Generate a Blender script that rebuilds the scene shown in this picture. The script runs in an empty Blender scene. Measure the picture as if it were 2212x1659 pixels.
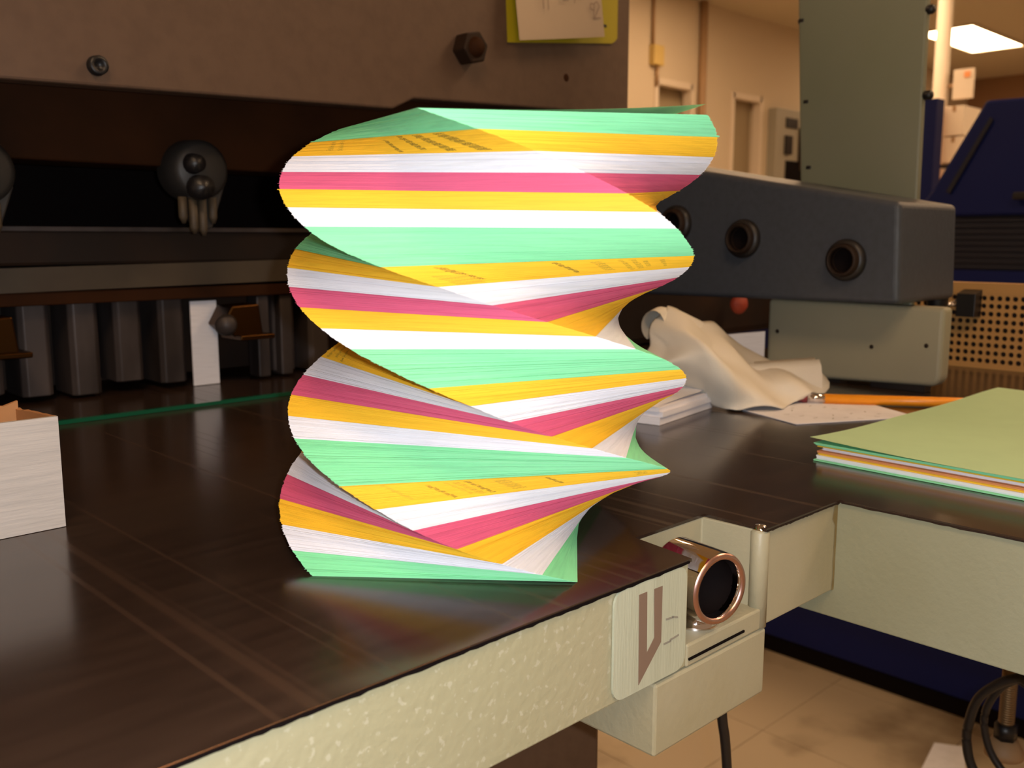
import bpy, bmesh, math, random
from mathutils import Vector, Matrix, noise
random.seed(7)
S = 0.5            # modelling units are half metres
ZF = -1.76         # floor level in modelling units (table top = 0)
C = bpy.context.scene.collection
sc = bpy.context.scene

def W(p):          # modelling units -> metres, floor at z = 0
    return Vector((p[0]*S, p[1]*S, (p[2]-ZF)*S))

# ------------------------------------------------------------------ camera, world, lights, exposure
cam_d = bpy.data.cameras.new('camera'); cam = bpy.data.objects.new('camera', cam_d); C.objects.link(cam)
cam_d.sensor_width = 36; cam_d.lens = 36*2043/2212
cam.location = W((0, 0, .273))
cam.rotation_euler = (math.radians(90-8.765), 0, math.radians(46.1-90))
cam_d.clip_start = .01; cam_d.clip_end = 60
cam_d.dof.use_dof = True; cam_d.dof.focus_distance = .425; cam_d.dof.aperture_fstop = 17
sc.camera = cam
sc.view_settings.view_transform = 'Standard'; sc.view_settings.look = 'None'
sc.view_settings.exposure = 0; sc.view_settings.gamma = 1
sc.view_settings.use_curve_mapping = False
w = bpy.data.worlds.new('world'); sc.world = w; w.use_nodes = True
w.node_tree.nodes['Background'].inputs[0].default_value = (1, .62, .36, 1)
w.node_tree.nodes['Background'].inputs[1].default_value = .30

def light(name, kind, loc, power, col, size=.1, rot=(0,0,0), sy=None):
    d = bpy.data.lights.new(name, kind); d.energy = power; d.color = col
    if kind == 'AREA':
        d.size = size
        if sy: d.shape = 'RECTANGLE'; d.size_y = sy
    else: d.shadow_soft_size = size
    o = bpy.data.objects.new(name, d); C.objects.link(o); o.location = W(loc); o.rotation_euler = rot
    return o
# the phone's own flash, a centimetre beside the lens
light('camera_flash', 'POINT', (.022, -.022, .283), 6.6, (.94, .97, 1), .003)

# ------------------------------------------------------------------ materials
def mat(name, col, rough=.5, metal=0, spec=.5, n1=None, bump=None, coat=0, sheen=0):
    """n1 = (scale, col2, lo, hi[, stretch xyz]) colour noise; bump = (scale, strength[, stretch])"""
    m = bpy.data.materials.new(name); m.use_nodes = True
    nt = m.node_tree; b = nt.nodes['Principled BSDF']
    b.inputs['Base Color'].default_value = (*col, 1); b.inputs['Roughness'].default_value = rough
    b.inputs['Metallic'].default_value = metal; b.inputs['Specular IOR Level'].default_value = spec
    b.inputs['Coat Weight'].default_value = coat
    tc = nt.nodes.new('ShaderNodeTexCoord')
    def nz(scale, stretch=(1,1,1), detail=4):
        mp = nt.nodes.new('ShaderNodeMapping'); mp.inputs['Scale'].default_value = stretch
        nt.links.new(tc.outputs['Object'], mp.inputs[0])
        n = nt.nodes.new('ShaderNodeTexNoise'); n.inputs['Scale'].default_value = scale; n.inputs['Detail'].default_value = detail
        nt.links.new(mp.outputs[0], n.inputs['Vector']); return n
    if n1:
        n = nz(n1[0], n1[4] if len(n1) > 4 else (1,1,1))
        r = nt.nodes.new('ShaderNodeValToRGB')
        r.color_ramp.elements[0].position = n1[2]; r.color_ramp.elements[0].color = (*col, 1)
        r.color_ramp.elements[1].position = n1[3]; r.color_ramp.elements[1].color = (*n1[1], 1)
        nt.links.new(n.outputs[0], r.inputs[0]); nt.links.new(r.outputs[0], b.inputs['Base Color'])
    if bump:
        n = nz(bump[0], bump[2] if len(bump) > 2 else (1,1,1))
        bp = nt.nodes.new('ShaderNodeBump'); bp.inputs['Strength'].default_value = bump[1]; bp.inputs['Distance'].default_value = .001
        nt.links.new(n.outputs[0], bp.inputs['Height']); nt.links.new(bp.outputs[0], b.inputs['Normal'])
    return m

def emit(name, col, st):
    m = bpy.data.materials.new(name); m.use_nodes = True; nt = m.node_tree
    nt.nodes.remove(nt.nodes['Principled BSDF'])
    e = nt.nodes.new('ShaderNodeEmission'); e.inputs[0].default_value = (*col, 1); e.inputs[1].default_value = st
    nt.links.new(e.outputs[0], nt.nodes['Material Output'].inputs[0]); return m

def paper(name, col, k=.9):
    c2 = tuple(c*k for c in col)
    return mat(name, col, .62, spec=.25, n1=(30, c2, .45, .7, (1.5, 1.5, 40)), bump=(260, .15, (.2,.2,3)))
M = dict(
    green=paper('green_paper', (.27,.75,.41)), white=paper('white_paper', (.80,.80,.86), .92),
    gold=paper('gold_paper', (.92,.575,.04)), pink=paper('pink_paper', (.72,.13,.25)),
    orange=paper('salmon_paper', (.85,.35,.14)),
    ink=mat('edge_ink', (.16,.12,.02), .7), inkl=mat('faint_edge_ink', (.48,.33,.03), .7),
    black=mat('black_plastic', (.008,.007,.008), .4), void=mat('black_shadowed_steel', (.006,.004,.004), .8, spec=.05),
    taupe=mat('taupe_paint', (.115,.066,.040), .55, n1=(90, (.098,.055,.033), .4, .7), bump=(180,.2)),
    iron=mat('oiled_iron', (.016,.009,.006), .6, .0, spec=.25, n1=(12, (.028,.012,.005), .4, .7)),
    rust=mat('rusty_brown_steel', (.040,.013,.0035), .7, 0, spec=.1, n1=(9, (.020,.007,.002), .4, .7)),
    tanp=mat('dull_tan_paint', (.065,.047,.028), .6, n1=(20, (.05,.034,.02), .4, .7)),
    steel=mat('worn_steel', (.075,.06,.058), .5, .35, n1=(22, (.03,.022,.02), .4, .65, (1,1,.3))), campaint=mat('dark_cast_iron', (.022,.02,.019), .5),
    cream=None, chrome=mat('chrome', (.75,.7,.68), .07, 1), copper=mat('coppery_chrome', (.62,.38,.33), .3, 1),
    grey=mat('dark_grey_paint', (.050,.058,.074), .42, n1=(160, (.042,.049,.062), .4, .7), bump=(300,.25)),
    sage=mat('grey_green_paint', (.20,.205,.15), .5, n1=(3, (.16,.175,.10), .35, .7), bump=(240,.2)),
    putty=mat('putty_grey_paint', (.32,.30,.21), .5, n1=(5, (.26,.245,.175), .35, .7), bump=(240,.2)),
    brass=mat('brass', (.065,.028,.008), .35, 1), rubber=mat('black_rubber', (.012,.010,.010), .45),
    card=mat('brown_cardboard', (.42,.20,.075), .8, n1=(16,(.34,.15,.05),.4,.7)),
    cardw=mat('white_faced_cardboard', (.50,.455,.42), .75, n1=(22,(.44,.40,.37),.4,.75,(1,1,7)), bump=(60,.5,(.6,.6,7))),
    cloth=mat('cream_cloth', (.70,.66,.57), .85, bump=(900,.25)),
    pencil=mat('orange_pencil_paint', (.95,.33,.015), .35), tan=mat('tan_perforated_metal', (.50,.27,.085), .5),
    blue=mat('navy_blue_paint', (.001,.007,.085), .5, spec=.25, bump=(120,.1)), blued=mat('dark_blue_grille', (.003,.004,.016), .6),
    wall=None, ceil=mat('cream_ceiling_paint', (.62,.55,.42), .9), tile=mat('tan_vinyl_tile', (.47,.38,.26), .45, n1=(3.6, (.13,.08,.04), .50, .72), bump=(20,.1)),
    door=mat('tan_door_paint', (.34,.27,.17), .6), conduit=mat('painted_conduit', (.36,.22,.11), .6),
    ybox=mat('yellowed_plastic', (.62,.45,.15), .6), panelg=mat('grey_panel_paint', (.33,.31,.25), .5),
    rwall=mat('brown_wall_paint', (.30,.17,.09), .8), boxw=mat('pale_carton', (.72,.62,.50), .7),
    orangep=mat('orange_rack_paint', (.50,.14,.025), .6), yellow=mat('yellow_plastic_tag', (.40,.32,.008), .5),
    note=mat('cream_note_paper', (.46,.35,.24), .7, n1=(8,(.43,.325,.22),.4,.7)), noteink=mat('pencil_writing', (.30,.21,.15), .8),
    red=mat('red_plastic', (.35,.05,.025), .6), plate=mat('brushed_label_metal', (.44,.47,.36), .45, .0, n1=(26,(.39,.415,.315),.4,.7,(6,1,.6)), bump=(160,.25,(7,1,.5))),
    pict=mat('brown_label_print', (.19,.13,.095), .5), scrib=mat('grey_scribble', (.24,.23,.19), .7),
    eraser=mat('dark_red_eraser', (.2,.03,.035), .8), rod=mat('threaded_brass_rod', (.30,.19,.09), .45, .6),
    greenglass=mat('green_edged_glass', (.002,.075,.036), .12),
    copperline=mat('bright_worn_edge', (.62,.36,.25), .25, 1),
)
# cream machine paint with paler drips and dark chips
def cream_paint():
    m = mat('cream_machine_paint', (.50,.44,.275), .42, bump=(230,.45)); nt = m.node_tree; b = nt.nodes['Principled BSDF']
    tc = nt.nodes.new('ShaderNodeTexCoord')
    n = nt.nodes.new('ShaderNodeTexNoise'); n.inputs['Scale'].default_value = 300; n.inputs['Detail'].default_value = 2
    n2 = nt.nodes.new('ShaderNodeTexNoise'); n2.inputs['Scale'].default_value = 45; n2.inputs['Detail'].default_value = 5
    n3 = nt.nodes.new('ShaderNodeTexNoise'); n3.inputs['Scale'].default_value = 7
    for q in (n, n2, n3): nt.links.new(tc.outputs['Object'], q.inputs['Vector'])
    def ramp(src, a, b_, ca, cb):
        r = nt.nodes.new('ShaderNodeValToRGB'); e = r.color_ramp.elements
        e[0].position = a; e[1].position = b_; e[0].color = (*ca,1); e[1].color = (*cb,1); nt.links.new(src.outputs[0], r.inputs[0]); return r
    base = ramp(n3, .35, .65, (.375,.355,.235), (.34,.325,.205))
    pale = ramp(n, .60, .66, (0,0,0), (1,1,1))
    dark = ramp(n2, .24, .31, (1,1,1), (0,0,0))
    a = nt.nodes.new('ShaderNodeMix'); a.data_type = 'RGBA'; a.inputs['B'].default_value = (.42,.405,.29,1)
    nt.links.new(pale.outputs[0], a.inputs['Factor']); nt.links.new(base.outputs[0], a.inputs['A'])
    c = nt.nodes.new('ShaderNodeMix'); c.data_type = 'RGBA'; c.inputs['B'].default_value = (.16,.11,.05,1)
    nt.links.new(dark.outputs[0], c.inputs['Factor']); nt.links.new(a.outputs['Result'], c.inputs['A'])
    nt.links.new(c.outputs['Result'], b.inputs['Base Color']); return m
M['cream'] = cream_paint()
M['creamp'] = mat('plain_cream_paint', (.375,.35,.24), .45, n1=(9,(.32,.285,.165),.42,.7), bump=(260,.3))
M['creamg'] = mat('dull_cream_paint', (.30,.305,.21), .5, n1=(6,(.255,.25,.155),.42,.7), bump=(260,.3))
# dark polished table iron: brown sheen, faint lengthwise wear streaks across the cutting line
def table_mat():
    m = mat('dark_polished_table_steel', (.020,.011,.0075), .16, spec=.75); nt = m.node_tree; b = nt.nodes['Principled BSDF']
    tc = nt.nodes.new('ShaderNodeTexCoord')
    def nz(sc_, det, scale):
        mp = nt.nodes.new('ShaderNodeMapping'); mp.inputs['Scale'].default_value = scale
        n = nt.nodes.new('ShaderNodeTexNoise'); n.inputs['Scale'].default_value = sc_; n.inputs['Detail'].default_value = det
        nt.links.new(tc.outputs['Object'], mp.inputs[0]); nt.links.new(mp.outputs[0], n.inputs['Vector']); return n
    def rp(n, a, c_, ca, cb):
        r = nt.nodes.new('ShaderNodeValToRGB'); e = r.color_ramp.elements
        e[0].position = a; e[1].position = c_; e[0].color = (*ca,1); e[1].color = (*cb,1); nt.links.new(n.outputs[0], r.inputs[0]); return r
    st = rp(nz(230, 0, (1,.003,1)), .66, .76, (.0,)*3, (1,)*3)          # lengthwise wear streaks
    br = rp(nz(160, 5, (.12,1,1)), .35, .70, (.026,.015,.0105), (.038,.022,.015))
    mx = nt.nodes.new('ShaderNodeMix'); mx.data_type = 'RGBA'; mx.inputs['B'].default_value = (.047,.026,.0165,1)
    nt.links.new(st.outputs[0], mx.inputs['Factor']); nt.links.new(br.outputs[0], mx.inputs['A']); nt.links.new(mx.outputs['Result'], b.inputs['Base Color'])
    rg = nt.nodes.new('ShaderNodeMapRange'); rg.inputs['To Min'].default_value = .185; rg.inputs['To Max'].default_value = .25
    nt.links.new(st.outputs[0], rg.inputs['Value']); nt.links.new(rg.outputs[0], b.inputs['Roughness'])
    return m
M['table'] = table_mat()
def block_wall():
    m = mat('painted_block_wall', (.62,.52,.38), .85); nt = m.node_tree; b = nt.nodes['Principled BSDF']
    tc = nt.nodes.new('ShaderNodeTexCoord'); mp = nt.nodes.new('ShaderNodeMapping'); mp.inputs['Rotation'].default_value = (math.radians(90),0,0)
    br = nt.nodes.new('ShaderNodeTexBrick'); br.inputs['Scale'].default_value = 1; br.inputs['Brick Width'].default_value = .4; br.inputs['Row Height'].default_value = .2
    br.inputs['Mortar Size'].default_value = .006
    bp = nt.nodes.new('ShaderNodeBump'); bp.inputs['Strength'].default_value = .5; bp.inputs['Distance'].default_value = .004; bp.invert = True
    nt.links.new(tc.outputs['Object'], mp.inputs[0]); nt.links.new(mp.outputs[0], br.inputs['Vector'])
    nt.links.new(br.outputs['Fac'], bp.inputs['Height']); nt.links.new(bp.outputs[0], b.inputs['Normal']); return m
M['wall'] = block_wall()

# ------------------------------------------------------------------ mesh helpers
class MB:
    def __init__(s): s.v = []; s.f = []; s.m = []; s.sm = []
    def add(s, vs, fs, mi=0, smooth=False):
        o = len(s.v); s.v += [tuple(v) for v in vs]
        for f in fs: s.f.append([i+o for i in f]); s.m.append(mi); s.sm.append(smooth)
        return s
    def box(s, x0, x1, y0, y1, z0, z1, mi=0):
        return s.add([(x0,y0,z0),(x1,y0,z0),(x1,y1,z0),(x0,y1,z0),(x0,y0,z1),(x1,y0,z1),(x1,y1,z1),(x0,y1,z1)],
              [(0,3,2,1),(4,5,6,7),(0,1,5,4),(1,2,6,5),(2,3,7,6),(3,0,4,7)], mi)
    def hexa(s, b, t, mi=0):    # b, t: four bottom and four top points, counter-clockwise from above
        return s.add(list(b)+list(t), [(0,3,2,1),(4,5,6,7),(0,1,5,4),(1,2,6,5),(2,3,7,6),(3,0,4,7)], mi)
    def prism(s, pts, axis, a, b, mi=0, smooth=False):   # outline in the other two axes, extruded along axis from a to b
        def P(u, v, c):
            return {'x':(c,u,v),'y':(u,c,v),'z':(u,v,c)}[axis]
        n = len(pts); vs = [P(u,v,a) for u,v in pts]+[P(u,v,b) for u,v in pts]
        fs = [[i,(i+1)%n,n+(i+1)%n,n+i] for i in range(n)]
        s.add(vs, fs, mi, smooth); o = len(s.v)-2*n
        s.f.append([o+i for i in range(n)][::-1]); s.f.append([o+n+i for i in range(n)]); s.m += [mi,mi]; s.sm += [False,False]
        return s
    def tube(s, pts, r, n=10, mi=0, caps=True):
        pts = [Vector(p) for p in pts]; rings = []; up = Vector((0,0,1))
        for i, p in enumerate(pts):
            d = (pts[min(i+1,len(pts)-1)]-pts[max(i-1,0)]).normalized()
            a = d.cross(up)
            if a.length < .1: a = d.cross(Vector((1,0,0)))
            a.normalize(); b = d.cross(a)
            rr = r[i] if isinstance(r,(list,tuple)) else r
            rings.append([p+(a*math.cos(2*math.pi*k/n)+b*math.sin(2*math.pi*k/n))*rr for k in range(n)])
        vs = [q for rg in rings for q in rg]; fs = []
        for i in range(len(pts)-1):
            for k in range(n): fs.append((i*n+k, i*n+(k+1)%n, (i+1)*n+(k+1)%n, (i+1)*n+k))
        s.add(vs, fs, mi, True)
        if caps:
            o = len(s.v)-len(vs)
            s.f.append([o+k for k in range(n)][::-1]); s.f.append([o+(len(pts)-1)*n+k for k in range(n)]); s.m += [mi,mi]; s.sm += [False,False]
        return s
    def lathe(s, c, axis, prof, n=32, mi=0):   # prof: (radius, offset along axis)
        A = Vector({'x':(1,0,0),'y':(0,1,0),'z':(0,0,1)}[axis] if isinstance(axis,str) else axis).normalized()
        a = A.cross(Vector((0,0,1)));
        if a.length < .1: a = Vector((1,0,0))
        a.normalize(); b = A.cross(a); c = Vector(c); vs = []; fs = []
        for r, h in prof:
            for k in range(n):
                t = 2*math.pi*k/n; vs.append(c+A*h+(a*math.cos(t)+b*math.sin(t))*r)
        for i in range(len(prof)-1):
            for k in range(n): fs.append((i*n+k, i*n+(k+1)%n, (i+1)*n+(k+1)%n, (i+1)*n+k))
        return s.add(vs, fs, mi, True)

ORG = {}
def thing(name, label, cat, loc, group=None, kind=None):
    o = bpy.data.objects.new(name, None); C.objects.link(o); o.empty_display_size = .02
    o.location = W(loc); ORG[o.name] = W(loc).copy()
    tag(o, label, cat, group)
    if kind: o['kind'] = kind
    return o
def tag(o, label, cat, group=None):
    o['label'] = label; o['category'] = cat; o['kind'] = 'thing'
    if group: o['group'] = group
    return o
def obj(name, mb, mats, parent=None, bevel=0, seg=2, label=None, kind=None, loc=None):
    org = ORG[parent.name] if parent else (W(loc) if loc else Vector((0,0,0)))
    me = bpy.data.meshes.new(name)
    me.from_pydata([W(v)-org for v in mb.v], [], mb.f)
    ms = mats if isinstance(mats,(list,tuple)) else [mats]
    for m in ms: me.materials.append(M[m] if isinstance(m,str) else m)
    me.polygons.foreach_set('material_index', mb.m); me.polygons.foreach_set('use_smooth', mb.sm)
    bm = bmesh.new(); bm.from_mesh(me); bmesh.ops.recalc_face_normals(bm, faces=bm.faces); bm.to_mesh(me); bm.free()
    o = bpy.data.objects.new(name, me); C.objects.link(o)
    if parent: o.parent = parent; ORG[o.name] = org
    else: o.location = org; ORG[o.name] = org
    if bevel:
        md = o.modifiers.new('bevel','BEVEL'); md.width = bevel*S; md.segments = seg; md.limit_method = 'ANGLE'; md.angle_limit = math.radians(35)
    if label: o['label'] = label
    if kind: o['kind'] = kind
    return o
def B(*a): return MB().box(*a)
def struct(name, mb, m, parent=None): return obj(name, mb, m, parent, kind='structure')

# ------------------------------------------------------------------ the room
YW, ZC = 8.62, 3.72
struct('floor', B(-6, 24, -8, 9, ZF-.1, ZF-.012), 'iron')
fl = bpy.data.objects['floor']
tm = {}
T = .61
for i in range(3, 9):
    for j in range(-1, 6):
        x, y = i*T-.35, j*T+.1
        mb = B(x+.0015, x+T-.0015, y+.0015, y+T-.0015, ZF-.013, ZF)
        obj('floor_tile', mb, 'tile', fl)
big = MB()
big.box(-6, 3*T-.35, -8, 9, ZF-.013, ZF); big.box(9*T-.35, 24, -8, 9, ZF-.013, ZF)
big.box(3*T-.35, 9*T-.35, -8, -T+.1, ZF-.013, ZF); big.box(3*T-.35, 9*T-.35, 6*T+.1, 9, ZF-.013, ZF)
obj('far_tiles', big, 'tile', fl, kind='stuff')
struct('ceiling', B(-6, 22.6, -8, YW+.2, ZC, ZC+.1), 'ceil')
# back wall with two door openings
wb = MB(); zt = 2.47
wb.box(-6, 11.14, YW, YW+.3, ZF, ZC); wb.box(12.0, 13.08, YW, YW+.3, ZF, ZC); wb.box(13.9, 22.5, YW, YW+.3, ZF, ZC)
wb.box(11.14, 12.0, YW, YW+.3, zt, ZC); wb.box(13.08, 13.9, YW, YW+.3, zt, ZC)
struct('wall_back', wb, 'wall')
struct('wall_right', B(22.3, 22.5, -8, YW, ZF, ZC), 'rwall')
for n, (x0, x1) in enumerate(((11.14, 12.0), (13.08, 13.9))):
    d = struct('door_%d' % (n+1), B(x0, x1, YW+.2, YW+.26, ZF, zt), 'door')
    fr = MB(); fr.box(x0-.05, x0+.04, YW-.02, YW+.12, ZF, zt+.06); fr.box(x1-.04, x1+.05, YW-.02, YW+.12, ZF, zt+.06); fr.box(x0, x1, YW-.02, YW+.12, zt-.03, zt+.06)
    obj('door_frame', fr, 'boxw', d)
    obj('door_handle', MB().lathe((x0+.12, YW+.2, .25), 'y', [(0,-.08),(.05,-.07),(.05,-.03),(.02,0)], 12), 'steel', d)
# ceiling fixtures
k = 0
for fx, fyy in ((17.75, 6.85), (17.75, 1.5), (10.6, 6.0), (11.5, 1.5), (5.0, 5.4), (4.2, -1.2), (-1.5, 4.0), (-1.5, -2.0), (10.5, -3.5)):
    t = thing('ceiling_light', 'glowing rectangular ceiling light above the blue machine' if k == 0 else 'rectangular ceiling light out of the frame overhead', 'ceiling light', (fx, fyy, ZC), 'recessed ceiling lights' if k else None)
    hx, hy = (1.2, .45) if k == 0 else (.6, 1.2)
    fr = MB(); q = .05
    fr.box(fx-hx-q, fx+hx+q, fyy-hy-q, fyy-hy, ZC-.03, ZC); fr.box(fx-hx-q, fx+hx+q, fyy+hy, fyy+hy+q, ZC-.03, ZC)
    fr.box(fx-hx-q, fx-hx, fyy-hy, fyy+hy, ZC-.03, ZC); fr.box(fx+hx, fx+hx+q, fyy-hy, fyy+hy, ZC-.03, ZC)
    obj('frame', fr, 'ceil', t)
    if 'lamp' not in M: M['lamp'] = emit('lit_diffuser', (1, .66, .38), 15)
    obj('diffuser', B(fx-hx, fx+hx, fyy-hy, fyy+hy, ZC-.015, ZC), 'lamp', t)
    k += 1
# things on the back wall
t = thing('alarm_box', 'small yellowed electrical box with thin conduit, on the cream wall', 'electrical box', (11.07, YW, 2.7))
obj('box', B(10.96, 11.19, YW-.1, YW, 2.68, 2.95), 'ybox', t, .01)
obj('conduit', MB().tube([(11.0,YW-.04,2.95),(11.0,YW-.04,ZC)], .022).tube([(11.1,YW-.04,2.4),(11.1,YW-.04,2.68)], .022), 'conduit', t)
tag(obj('wall_conduit', MB().tube([(12.17,YW-.06,.2),(12.17,YW-.06,ZC)], .06), 'conduit'), 'thick brown vertical pipe between the two doorways', 'pipe')
t = thing('electrical_cabinet', 'grey wall cabinet with black slots, right of the doorways', 'wall panel', (14.7, YW, .4))
obj('cabinet', B(14.13, 15.3, YW-.16, YW, .3, 2.38), 'panelg', t, .01)
obj('slot', B(14.42, 14.78, YW-.18, YW-.155, 2.08, 2.24), 'black', t)
obj('slot', B(14.4, 14.6, YW-.2, YW-.155, 1.65, 1.95), 'black', t)
obj('dark_opening', B(14.45, 15.05, YW-.18, YW-.155, .9, 1.55), 'void', t)
obj('vent', B(14.85, 15.2, YW-.2, YW-.155, 1.4, 2.1), 'iron', t)

# ------------------------------------------------------------------ cutting table
ct = thing('cutting_table', 'dark polished steel cutting table with chipped cream painted front', 'table', (.5, 1.0, ZF))
top = MB()
out = [(-.5,.457),(.655,.457),(.665,.527),(.775,.527),(.775,.457),(.920,.457),(.920,.04),(2.1,.04),(2.1,2.0),(-.5,2.0)]
top.prism(out, 'z', -.003, 0)
obj('table_top', top, 'table', ct)
ap = MB()
ap.prism([(-.5,.46),(.655,.46),(.668,.528),(.668,.8),(-.5,.8)], 'z', -.1, -.0032)
obj('front_apron', ap, 'cream', ct, .0015, label='cream painted front edge with paler spots and chips')
ap = MB(); ap.prism([(.668,.528),(.772,.528),(.775,.461),(.9225,.4605),(.9225,.8),(.668,.8)], 'z', -.1, -.0032)
obj('notch_apron', ap, 'creamp', ct, .0015)
ap = MB(); ap.prism([(.9228,.045),(2.09,.045),(2.09,.8),(.9228,.8)], 'z', -.132, -.0032)
obj('wing_apron', ap, 'creamg', ct, .0015, label='plain cream painted side of the right wing')
# worn ragged bright line between steel and paint
e = MB(); xs = [-.5+i*.006 for i in range(193)]
vs = []; fs = []
for i, x in enumerate(xs):
    a = -.0034-.0016*abs(noise.noise((x*60,0,0)))-.0010*abs(noise.noise((x*260,3,0)))
    vs += [(x,.4565,-.0012),(x,.4565,a)]
    if i: fs.append((2*i-2,2*i-1,2*i+1,2*i))
e.add(vs, fs); obj('worn_edge', e, 'void', ct)
obj('bright_edge', MB().tube([(-.4,.4567,-.0006),(.40,.4567,-.0006)], .0006, 6), 'copperline', ct)
# oily dirt line along the other top edges
e = MB()
for (x0,y0,x1,y1) in ((.776,.4565,.919,.4565),(.9195,.455,.9195,.05)):
    vs=[];fs=[];n=40
    for i in range(n+1):
        f=i/n; x=x0+(x1-x0)*f; y=y0+(y1-y0)*f
        a=-.0032-.0022*abs(noise.noise((f*18,y0*9,0)))
        vs+=[(x,y,-.002),(x,y,a)]
        if i: fs.append((2*i-2,2*i-1,2*i+1,2*i))
    e.add(vs,fs)
obj('dirt_line', e, 'iron', ct)
# ochre rust runs where the two aprons meet
st = MB(); vs=[]; fs=[]
for i in range(13):
    z = -.004-.096*i/12; wd = (.011 if i < 3 else .005)*(.6+.8*abs(noise.noise((i*.7,2,0))))+.001
    vs += [(.9226-wd,.4601,z),(.9226,.4601,z)]
    if i: fs.append((2*i-2,2*i-1,2*i+1,2*i))
st.add(vs,fs); obj('rust_stain', st, mat('ochre_rust_stain', (.20,.145,.05), .6, n1=(80,(.28,.23,.12),.4,.65)), ct)
# pocket: floor lip, rounded right post, lower box
lip = MB(); lip.prism([(.655,.459),(.775,.459),(.775,.54),(.655,.54)], 'z', -.101, -.08)
obj('pocket_floor', lip, 'creamp', ct, .002)
obj('rounded_post', MB().lathe((.7795,.466,0), 'z', [(0,-.101),(.009,-.1),(.009,-.006),(.007,-.003),(0,-.003)], 20), 'creamp', ct)
obj('post_tip', MB().lathe((.7795,.466,0), 'z', [(.0,.0015),(.005,.001),(.007,-.003)], 14), 'chrome', ct)
obj('lower_box', B(.611,.7855,.459,.60,-.169,-.1025), 'creamp', ct, .0025, label='cream box hanging under the chrome ringed button')
obj('seam', B(.657,.745,.4575,.459,-.0945,-.0925), 'void', ct)
# chrome ring of the push button
RA = (.17,.985,0)
rg = MB().lathe((.6945,.453,-0.0374), RA, [(.0335,.055),(.0335,.004),(.0328,.001)], 48)
ring = obj('button_guard', rg, 'chrome', ct, label='chrome cylinder ringed with a coppery rim')
obj('rim', MB().lathe((.6945,.453,-0.0374), RA, [(.0328,.001),(.0315,-.001),(.0280,-.001),(.0270,.001)], 48), 'copper', ring)
obj('inner_wall', MB().lathe((.6945,.453,-0.0374), RA, [(.0270,.001),(.0255,.004),(.0253,.010)], 48), 'chrome', ring)
obj('button', MB().lathe((.6945,.453,-0.0374), RA, [(.0253,.009),(.0253,.030),(0,.030)], 32), 'void', ct)
obj('collar', MB().lathe((.703,.485,-.080), 'z', [(.022,0),(.022,.012),(0,.012)], 24), 'chrome', ct)
# metal label with knife pictogram
def rrect(x0,x1,z0,z1,r,n=5):
    p=[]
    for cx,cz,a0 in ((x1-r,z1-r,0),(x0+r,z1-r,90),(x0+r,z0+r,180),(x1-r,z0+r,270)):
        for i in range(n+1):
            a=math.radians(a0+90*i/n); p.append((cx+r*math.cos(a),cz+r*math.sin(a)))
    return p
lb = obj('label_plate', MB().prism(rrect(.5525,.6495,-.0975,-.0040,.012), 'y', .4572, .4592), 'plate', ct, label='rounded metal label with a brown knife symbol')
pg = [(.5833,-.0137),(.5938,-.0137),(.595,-.067),(.6047,-.0568),(.6031,-.014),(.6144,-.0141),(.6141,-.0634),(.5848,-.0923)]
obj('knife_symbol', MB().prism(pg, 'y', .4568, .4574), 'pict', lb)
sc1 = MB()
for (xa,za,xb,zb) in ((.6203,-.0462,.630,-.0470),(.629,-.0462,.637,-.0490),(.6177,-.0675,.628,-.0676),(.626,-.0665,.6389,-.0655)):
    sc1.hexa([(xa,.4566,za),(xb,.4566,zb),(xb,.4574,zb),(xa,.4574,za)], [(xa,.4566,za+.0016),(xb,.4566,zb+.0016),(xb,.4574,zb+.0016),(xa,.4574,za+.0016)])
obj('pen_marks', sc1, 'scrib', lb)
# pedestal
obj('pedestal', B(.05,.965,.82,1.5,ZF,-.101), 'taupe', ct, .01, label='dark brown pedestal under the table')
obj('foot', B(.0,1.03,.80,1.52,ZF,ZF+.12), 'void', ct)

# ------------------------------------------------------------------ paper cutter above the table
pc = thing('paper_cutter', 'brown and dark steel guillotine paper cutter behind the twisted stack', 'cutter', (.6, 1.7, 0))
fp = MB()
fp.prism([(-1.2,.432),(1.054,.5008),(1.1016,.523),(1.7099,.5472),(1.7099,1.25),(-1.2,1.25)], 'y', 1.4, 1.44)
obj('front_panel', fp, 'taupe', pc, .004)
obj('panel_end', B(1.68,1.71,1.44,2.2,.56,1.25), 'taupe', pc)
obj('hood_top', B(-1.2,1.71,1.44,2.2,1.22,1.25), 'taupe', pc)
obj('knife_beam', B(-1.2,1.69,1.55,1.66,.39,1.2), 'rust', pc, .004)
obj('clamp_beam', B(-1.2,1.69,1.655,1.8,.228,.288), 'iron', pc, .006)
ld = MB().box(-1.2,1.69,1.645,1.67,.284,.292); obj('ledge', ld, 'steel', pc, .001)
pb = MB(); pb.hexa([(-1.2,1.645,.170),(1.69,1.645,.198),(1.69,1.75,.198),(-1.2,1.75,.170)], [(-1.2,1.645,.206),(1.69,1.645,.240),(1.69,1.75,.240),(-1.2,1.75,.206)])
obj('tan_rail', pb, 'tanp', pc)
obj('lower_rail', B(-1.2,1.69,1.65,1.76,.164,.186), 'rust', pc, .002)
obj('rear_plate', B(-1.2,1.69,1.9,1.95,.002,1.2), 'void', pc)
obj('side_frame', MB().box(1.72,3.2,1.505,2.2,.001,.42), 'iron', pc, .02)
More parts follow.
